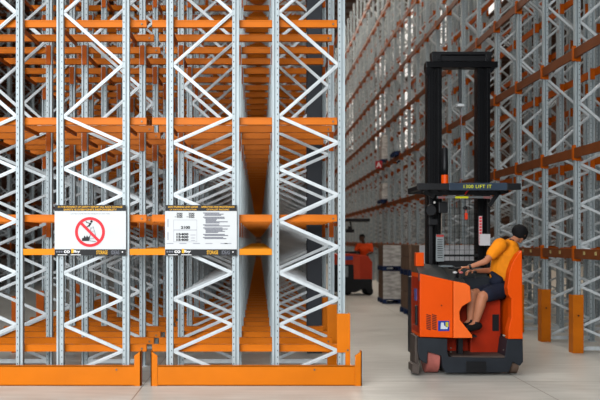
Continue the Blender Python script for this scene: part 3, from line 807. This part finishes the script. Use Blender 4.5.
# guard struts, lamp cluster below
def bar2(px0, py0, px1, py1, wd, th, Y_, mm=M_BLK, nm='guard_strut'):
    a_, c_ = F(px0, py0, Y_), F(px1, py1, Y_)
    return MB().bar(a_, c_, wd, th).build(nm, mm, T)
bar2(424, 191, 434, 197, .05, .05, 10.9); bar2(499, 192, 489, 206, .05, .05, 10.9); bar2(508, 191, 498, 193.5, .05, .05, 10.9)
MB().box(F(424, 0, 10.9)[0], F(500, 0, 10.9)[0], 10.88, 10.93, F(0, 195, 10.9)[2], F(0, 190, 10.9)[2]).build('guard_crossbar', M_BLK, T)
MB().box(F(437, 0, 10.85)[0], F(492, 0, 10.85)[0], 10.84, 10.87, F(0, 198.3, 10.85)[2], F(0, 196, 10.85)[2]).build('lamp_rail', mat('grey_strip', rgb(120, 124, 126), .5), T)
MB().box(F(455, 0, 10.85)[0], F(468, 0, 10.85)[0], 10.832, 10.84, F(0, 198.4, 10.85)[2], F(0, 196.4, 10.85)[2]).build('yellow_label', mat('lime_yellow_lettering', rgb(232, 232, 30), .5), T)
for a_, c_ in ((438, 445), (483, 491)):
    MB().box(F(a_, 0, 10.85)[0], F(c_, 0, 10.85)[0], 10.832, 10.84, F(0, 198.6, 10.85)[2], F(0, 196.4, 10.85)[2]).build('lamp_label', mat('dull_pink', rgb(150, 100, 100), .5), T)
# guard posts in front of the mast
for a_, c_ in ((429, 432.5), (487, 490)):
    MB().box(F(a_, 0, 11.2)[0], F(c_, 0, 11.2)[0], 11.18, 11.26, 1.25, z0_+.02, .006).build('guard_post', M_BLK, T)
# work lamp and small boxes on left post
c_ = F(430, 210.5, 11.1)
MB().tube([(c_[0], 11.02, c_[2]), (c_[0], 11.06, c_[2]), (c_[0], 11.14, c_[2])], [.072, .085, .05], 20).ball((c_[0], 11.14, c_[2]), .05, n=2).build('work_lamp', M_BLK, T)
a_, c_ = F(438, 202, 11.1), F(447, 213, 11.1)
MB().box(a_[0], c_[0], 11.05, 11.15, c_[2], a_[2], .01).build('control_box', M_BLK, T)
a_, c_ = F(428.5, 219, 11.1), F(437.5, 225, 11.1)
MB().box(a_[0], c_[0], 11.08, 11.16, c_[2], a_[2], .008).build('control_box', M_BLK, T)
MB().tube([F(441.5, 210, 11.15), F(441.5, 236, 11.15)], .008, 8).build('stay_rod', M_STEEL, T)
c_ = F(434.5, 202.5, 10.95); MB().ball(c_, .018, n=2).build('marker_lamp', mat('pale_lens', rgb(225, 225, 220), .3), T)
# red hose and pendant
MB().tube([F(469.5, 186.5, 10.7), F(468.5, 190, 10.7), F(466, 193, 10.7), F(465, 195, 10.8)], .011, 8).build('red_hose', mat('red_hose', rgb(190, 24, 34), .4), T, smooth=True)
MB().tube([F(465.5, 195, 10.95), F(465.8, 206, 10.95)], .006, 6).build('pendant_cord', M_BLK, T)
MB().ball(F(465.2, 208, 10.95), .035, (1, .8, .8), 2).build('pendant_grip', M_BLK, T)
a_, c_ = F(464.8, 213, 10.95), F(467.6, 219.5, 10.95)
MB().box(a_[0], c_[0], 10.94, 10.97, c_[2], a_[2], .004).tube([F(466, 208, 10.95), F(466, 213, 10.95)], .005, 6).build('red_pendant', mat('red_orange_plastic', rgb(230, 64, 24), .4), T)
# beacon on the guard
c_ = F(444.8, 181, 10.9)
q = [F(0, v, 10.9)[2] for v in (182.5, 178, 175, 147.5)]
MB().tube([(c_[0], 10.9, z1_-.02), (c_[0], 10.9, q[2])], .05, 16).build('beacon_base', M_TR, T)
MB().tube([(c_[0], 10.9, q[2]), (c_[0], 10.9, q[2]+.1), (c_[0], 10.9, q[3]-.02), (c_[0], 10.9, q[3])], [.042, .048, .042, .03], 16).build('beacon_body', M_BLK, T, smooth=True)
# wire grille between the mast rails
b = MB(); Yq = 11.30
xa, xb_ = F(440, 0, Yq)[0], F(479, 0, Yq)[0]; za, zb_ = F(0, 262, Yq)[2], F(0, 196, Yq)[2]
for i in range(9): X = xa+(xb_-xa)*i/8; b.bar((X, Yq, za), (X, Yq, zb_), .005, .005)
for i in range(12): z = za+(zb_-za)*i/11; b.bar((xa, Yq, z), (xb_, Yq, z), .005, .005, (0, 1, 0))
b.build('mesh_grille', grid_mat(), T)
MB().box(xa-.02, xb_+.02, Yq-.02, Yq+.03, za-.12, za+.02).box(xa, xb_, Yq, Yq+.02, F(0, 256.5, Yq)[2], F(0, 254.5, Yq)[2]).build('grille_frame', M_BLK, T)
# plates and papers
a_, c_ = F(436, 234.5, 11.12), F(444, 261.5, 11.12)
pl = MB().box(a_[0], c_[0], 11.12, 11.128, c_[2], a_[2], .002).build('data_plate', mat('grey_plate', rgb(150, 158, 160), .4, .2), T)
MB().box(a_[0]+.004, c_[0]-.004, 11.115, 11.12, a_[2]-.035, a_[2]-.004).build('red_heading', mat('plate_red', rgb(190, 60, 56), .5), pl)
b = MB()
for i in range(9): b.box(a_[0]+.02, c_[0]-.02, 11.116, 11.12, a_[2]-.08-i*.032, a_[2]-.07-i*.032)
b.build('plate_print', M_SBLK, pl)
a_, c_ = F(478.8, 216, 11.12), F(482.2, 245, 11.12)
wl = MB().box(a_[0], c_[0], 11.12, 11.126, c_[2], a_[2]).build('warning_strip', mat('strip_pink_white', rgb(220, 190, 190), .5), T)
b = MB()
for i in range(9): b.box(a_[0]+.008, c_[0]-.008, 11.116, 11.12, a_[2]-.045-i*.043, a_[2]-.018-i*.043)
b.build('warning_print', M_SRED, wl)
a_, c_ = F(479.8, 234, 11.05), F(490.3, 245.5, 11.05)
MB().box(a_[0], c_[0], 11.05, 11.056, c_[2], a_[2]).build('paper_sheet', mat('paper', rgb(205, 205, 208), .7, 0, .04, 3), T)

# ------------------------------------------------------------------ main driver (seated sideways, turned to look behind the truck)
D = thing('person', (3.25, 10.65, 0.97), 'person in orange shirt, navy shorts and black cap driving the near forklift, looking away', 'person')
YD = 10.55
def H(x, y, Y): return Vector(F(x, y, Y))
hipN, hipF = H(500, 290.5, 10.50), H(499, 289.5, 10.82)
chest = H(506.5, 255.5, 10.68); belly = H(502, 274, 10.66)
shN, shF = H(500, 245, 10.50), H(513.5, 246, 10.84)
neck0, neck1 = H(510.5, 243, 10.68), H(515.5, 239, 10.70)
head = H(519.6, 234.2, 10.72)
elN, wrN = H(485.5, 261.5, 10.40), H(468.5, 267.3, 10.42)
elF, wrF = H(491, 270.5, 10.75), H(474, 271, 10.62)
knN, ankN = H(482.5, 296.5, 10.34), H(475.5, 322, 10.36)
knF, ankF = H(472.5, 294.5, 10.52), H(470.5, 320, 10.50)
caps = [(hipN, .085, hipF, .085), (belly, .125, chest, .13), (shN, .058, shF, .058), (chest, .12, neck0, .07), (neck0, .058, neck1, .052), (neck1, .052, head, .055),
        (shN, .055, elN, .043), (elN, .042, wrN, .027), (shF, .055, elF, .043), (elF, .042, wrF, .027),
        (hipN, .10, knN, .072), (knN, .068, knN.lerp(ankN, .35), .072), (knN.lerp(ankN, .35), .072, ankN, .046),
        (hipF, .10, knF, .072), (knF, .068, knF.lerp(ankF, .35), .072), (knF.lerp(ankF, .35), .072, ankF, .046)]
for an in (ankN, ankF):
    caps.append((an, .036, an+Vector((-.09, -.05, -.055)), .03))
caps += head_parts(head, (.6, .75, -.32), (.25, .25, 1), 1.0)
caps += hand(wrN, (-1, -.05, .0), (.05, 0, -1), 1.0, .55, -1)
caps += hand(wrF, (-1, -.3, 0.02), (.05, 0, -1), .98, .6, 1)
capsules('body', caps, M_SKIN, D, .0075, 3)
# shirt
capsules('shirt', [(belly+Vector((0, 0, -.02)), .17, chest, .20), (chest, .18, chest.lerp(neck0, .6), .13), (shN+Vector((.01, 0, -.01)), .078, shF+Vector((0, 0, -.01)), .078), (chest+Vector((0, -.06, .03)), .12, chest+Vector((0, .08, .03)), .12),
                   (shN, .10, shN.lerp(elN, .56), .08), (shF, .076, shF.lerp(elF, .56), .064), (shF.lerp(shN, .5), .085, neck0+Vector((.0, 0, .0)), .068)], M_HIVIS, D, .01, 4)
capsules('collar', [(neck0+Vector((.02, -.045, .035)), .014, neck0+Vector((.055, -.01, .02)), .014), (neck0+Vector((.02, -.045, .035)), .014, neck0+Vector((-.02, -.05, .045)), .012)], M_NAVY, D, .006, 1)
# shorts
capsules('shorts', [(hipN+Vector((.01, 0, .0)), .105, hipF, .105), (hipN, .12, hipN.lerp(knN, .74), .10), (hipF, .12, hipF.lerp(knF, .74), .10), (belly+Vector((.0, -.03, -.13)), .13, belly+Vector((.0, .05, -.13)), .13)], M_NAVY, D, .01, 4)
# shirt's navy side panel
capsules('side_panel', [(H(492, 273, 10.50), .03, H(499, 280, 10.48), .06), (H(493, 281, 10.5), .055, H(500, 283, 10.5), .06)], M_NAVY, D, .01, 4)
# cap
hf = Vector((.6, .75, -.32)).normalized()
capsules('hair', [(head-hf*.035+Vector((0, 0, .02)), .088, head-hf*.045+Vector((0, 0, -.01)), .07)], M_CAP, D, .008, 2)
capsules('cap', [(head+hf*.03+Vector((.02, 0, -.005)), .078, head+hf*.085+Vector((.02, 0, 0.0)), .055), (head-hf*.022+Vector((0, 0, .035)), .102, head+hf*.03+Vector((0.01, 0, .035)), .10), (head+hf*.03+Vector((0.01, 0, .02)), .092, head+hf*.07+Vector((0.01, 0, .02)), .07), (head-hf*.06+Vector((0, 0, .0)), .055, head-hf*.06+Vector((0, 0, .03)), .07),
                 (head+hf*.09+Vector((-.04, .04, .035)), .012, head+hf*.16+Vector((-.03, .03, .015)), .008), (head+hf*.09+Vector((.04, -.04, .035)), .012, head+hf*.16+Vector((.03, -.03, .015)), .008), (head+hf*.1+Vector((0, 0, .035)), .014, head+hf*.17+Vector((0, 0, .015)), .008)], M_CAP, D, .008, 2)
for an in (ankN, ankF):
    sh_ = capsules('shoe', [(an+Vector((.04, .0, -.05)), .052, an+Vector((-.07, -.04, -.072)), .050), (an+Vector((-.07, -.04, -.072)), .050, an+Vector((-.15, -.08, -.082)), .042), (an+Vector((0, 0, -.01)), .052, an+Vector((0, 0, -.06)), .052)], M_SHOE, D, .009, 2)
    capsules('sock', [(an+Vector((0, 0, .0)), .046, an+Vector((0, 0, -.01)), .05)], M_SWHT, D, .009, 1)
wa = wrN.lerp(elN, .08)
MB().tube([wa+(elN-wrN).normalized()*-.015, wa+(elN-wrN).normalized()*.015], .036, 16).build('wristwatch', M_BLK, D)

# ------------------------------------------------------------------ pallets with loads
def pallet(b, x0, x1, y0, y1, z):
    w_ = x1-x0
    for i in range(6): b.box(x0+w_*(i/6+.01), x0+w_*((i+1)/6-.015), y0, y1, z+.115, z+.135)
    for y in (y0, (y0+y1)/2-.05, y1-.10):
        b.box(x0, x1, y, y+.10, z+.10, z+.115); b.box(x0, x1, y, y+.10, z, z+.015)
        for x in (x0, (x0+x1)/2-.06, x1-.12): b.box(x, x+.12, y, y+.10, z+.015, z+.10)
def load_stack(x0, x1, y0, y1, tiers, wrapm, side, label_words):
    for t, (z0, z1) in enumerate(tiers):
        pb = MB(); pallet(pb, x0-.02, x1+.02, y0-.02, y1+.02, z0)
        where = ['bottom of', 'top of'][t]
        o = pb.build('pallet', M_BLUE, None, loc=((x0+x1)/2, (y0+y1)/2, z0)); tag(o, 'blue pallet at the %s the %s' % (where, label_words), 'pallet')
        r = thing('wrapped_load', ((x0+x1)/2, (y0+y1)/2, z0+.137), '%s load on the pallet at the %s the %s' % (side, where, label_words), 'pallet load')
        hh = (z1-z0-.137)/2
        b = MB()
        for a_ in range(2):
            for i in range(3):
                for j in range(2):
                    xx0 = x0+(x1-x0)*i/3; yy0 = y0+(y1-y0)*j/2
                    b.box(xx0+.004, xx0+(x1-x0)/3-.004, yy0+.004, yy0+(y1-y0)/2-.004, z0+.137+hh*a_+.003, z0+.137+hh*(a_+1)-.004, .008)
        b.build('carton_block', M_CARD, r)
        # stretch wrap on the visible sides
        if wrapm:
            b = MB().box(x0-.006, x1+.006, y0-.008, y0-.002, z0+.14, z1-.01); b.build('stretch_wrap', wrapm, r)
load_stack(3.50, 4.48, 21.7, 22.6, ((0, .93), (.93, 1.66)), M_WRAP, 'silvery wrapped', 'stack beside the distant forklift')
load_stack(3.56, 4.60, 18.3, 19.35, ((0, .95), (.95, 1.69)), None, 'brown cardboard', 'stack beside the near forklift')
load_stack(3.40, 4.72, 16.3, 17.2, ((0, .88), (.88, 1.70)), mat('white_wrap', rgb(206, 208, 212), .35, 0, .15, 6, bump=.4), 'white wrapped', 'stack behind the near forklift')
# high loads in far right rack
def high_load(px_, Y_, z, w_, h_, lab, mm=M_WRAP):
    X = 4.785 + (px_-381)*.003
    pb = MB(); pallet(pb, X, X+w_, Y_, Y_+1.0, z)
    o = pb.build('pallet', M_BLUE, None, loc=(X+w_/2, Y_+.5, z)); tag(o, 'blue pallet in the distant bays of the aisle rack, %s' % lab, 'pallet')
    if h_:
        o = MB().box(X+.04, X+.36, Y_+.1, Y_+.8, z+.137, z+.137+h_*.5, .03).box(X+.07, X+.34, Y_+.15, Y_+.75, z+.137+h_*.5, z+.137+h_, .05).build('wrapped_load', mm, None, loc=(X+.2, Y_+.5, z+.137)); tag(o, 'pale wrapped load standing high in the distant aisle rack, %s' % lab, 'pallet load')
Yh = 30.22
high_load(381, Yh, 4.845, .75, .95, 'upper one', M_WRAP)
high_load(400, 27.5, 4.845, .45, 0, 'upper right one')
high_load(383, 30.22, 3.265, .6, .65, 'lower one', M_WRAP)
a_, c_ = F(375.5, 161, 30.1), F(382, 168.5, 30.1)
r = thing('bay_sign', (a_[0], 30.1, c_[2]), 'small red aisle sign with a white letter high on the distant rack', 'sign')
MB().box(a_[0], c_[0], 30.09, 30.12, c_[2], a_[2]).build('panel', mat('bay_sign_red', rgb(200, 22, 34), .5), r)
text_part('A', (a_[0]+c_[0])/2, (a_[2]+c_[2])/2, 30.09, .2, M_SWHT, r, bold=.03)
MB().box(c_[0], XR, 30.10, 30.13, a_[2]-.12, a_[2]-.07).build('bracket_arm', M_STEEL, r)

# ------------------------------------------------------------------ distant reach truck and driver
YT = 25.0
def K(x, y, Y_=YT): return F(x, y, Y_)
T2 = thing('reach_truck', (2.95, 25.6, 0), 'distant red-orange reach truck with a driver, partly hidden by the near rack block', 'forklift')
kp = lambda *p: [(K(*q)[0], K(*q)[2]) for q in p]
MB().prism(kp((334, 254), (350, 253.5), (368, 256), (372.5, 262), (372.5, 281), (334, 281))[::-1], YT, YT+1.1, .03).build('body_panel', mat('distant_truck_red_orange', rgb(208, 62, 26), .4, 0, .05, 3), T2)
MB().prism(kp((353, 257), (359.5, 257), (360, 279), (353, 279))[::-1], YT-.02, YT+.02, .01).build('front_cowl', mat('truck_bright_stripe', rgb(230, 82, 44), .4), T2)
MB().prism(kp((334, 264.5), (353.5, 264.5), (354, 279), (372, 279), (372.5, 293), (368, 293.5), (365, 288), (355, 292.5), (334, 292.5))[::-1], YT-.03, YT+1.0, .015).build('chassis', M_BLK, T2)
a_, c_ = K(344, 266), K(348, 277)
MB().box(a_[0], c_[0], YT-.04, YT-.03, c_[2], a_[2]).build('data_plate', mat('grey_plate', rgb(150, 158, 160), .4), T2)
a_, c_ = K(345, 256), K(353, 260)
MB().box(a_[0], c_[0], YT-.01, YT, c_[2], a_[2]).build('side_label', MATS['side_label_blue'], T2)
for x in (347, 369):
    X = K(x, 0)[0]; MB().tube([(X, YT+.0, .14), (X, YT+.12, .14)], .14, 24).build('drive_wheel', M_RUB, T2)
MB().tube([K(366.5, 290), (K(366.5, 0)[0], YT+.1, K(0, 290)[2])], .15, 24).build('drive_wheel', M_RUB, T2)
MB().box(K(344, 0)[0], K(361, 0)[0], YT+.2, YT+1.0, K(0, 255)[2], K(0, 251.5)[2], .02).build('dashboard', M_BLK, T2)
for x in (322, 331):
    MB().box(K(x, 0)[0], K(x+4, 0)[0], YT+.4, YT+.7, .1, 3.4).build('mast_rail', M_MAST, T2)
MB().box(K(322, 0)[0], K(335, 0)[0], YT+.4, YT+.7, 3.3, 3.45).build('mast_crosshead', M_MAST, T2)
MB().box(K(328, 0)[0], K(370.5, 0)[0], YT+.1, YT+1.1, K(0, 221.5)[2], K(0, 218.3)[2], .02).build('overhead_guard', M_BLK, T2)
MB().bar(K(350, 221, YT+.3), K(351, 226, YT+.3), .05, .05).box(K(347, 0)[0], K(355, 0)[0], YT+.2, YT+.4, K(0, 232.5)[2], K(0, 229)[2], .02).box(K(349, 0)[0], K(353, 0)[0], YT+.22, YT+.38, K(0, 229.5)[2], K(0, 226)[2], .02).build('work_lamp', M_BLK, T2)
D2 = thing('person', (3.35, 25.5, 1.0), 'person in red-orange shirt with dark hair driving the distant forklift', 'person')
Yd = 25.5
h2 = Vector(K(361.8, 238, Yd)); n0 = Vector(K(363.8, 243.5, Yd)); b0 = Vector(K(363.8, 262, Yd+.1)); c0 = Vector(K(364, 250, Yd))
sL, sR = Vector(K(358, 245.5, Yd)), Vector(K(370.5, 245.5, Yd)); eL, eR = Vector(K(355.5, 251.5, Yd-.12)), Vector(K(372, 252.5, Yd-.08))
wL, wR = Vector(K(357, 253.5, Yd-.3)), Vector(K(368, 254, Yd-.3))
hipc = Vector(K(364, 266, Yd+.1))
caps = [(hipc+Vector((-.1, 0, 0)), .11, hipc+Vector((.1, 0, 0)), .11), (hipc, .14, c0, .14), (sL, .06, sR, .06), (n0, .058, h2, .055), (sL, .055, eL, .045), (eL, .042, wL, .03), (sR, .055, eR, .045), (eR, .042, wR, .03),
        (hipc+Vector((-.1, 0, 0)), .09, hipc+Vector((-.25, -.35, 0)), .065), (hipc+Vector((.1, 0, 0)), .09, hipc+Vector((0, -.38, 0)), .065),
        (hipc+Vector((-.25, -.35, 0)), .06, hipc+Vector((-.25, -.35, -.42)), .04), (hipc+Vector((0, -.38, 0)), .06, hipc+Vector((0, -.38, -.42)), .04)]
caps += head_parts(h2, (-.85, -.5, .1), (0, 0, 1))
caps += hand(wL, (.2, -1, -.1), (0, 0, -1), 1, .5, 1)+hand(wR, (-.2, -1, -.1), (0, 0, -1), 1, .5, -1)
capsules('body', caps, M_SKD, D2, .011, 3)
capsules('shirt', [(b0, .16, c0, .17), (sL, .08, sR, .08), (sL, .08, sL.lerp(eL, .75), .068), (sR, .08, sR.lerp(eR, .75), .068), (c0+Vector((-.07, 0, .03)), .14, c0+Vector((.07, 0, .03)), .14)], M_HIV2, D2, .014, 3)
hf = Vector((-.85, -.5, .1)).normalized()
capsules('hair', [(h2-hf*.03+Vector((0, 0, .05)), .088, h2+hf*.02+Vector((0, 0, .058)), .07), (h2-hf*.05, .06, h2-hf*.05+Vector((0, 0, .04)), .07)], M_CAP, D2, .012, 2)

bpy.data.scenes.remove(SC2)
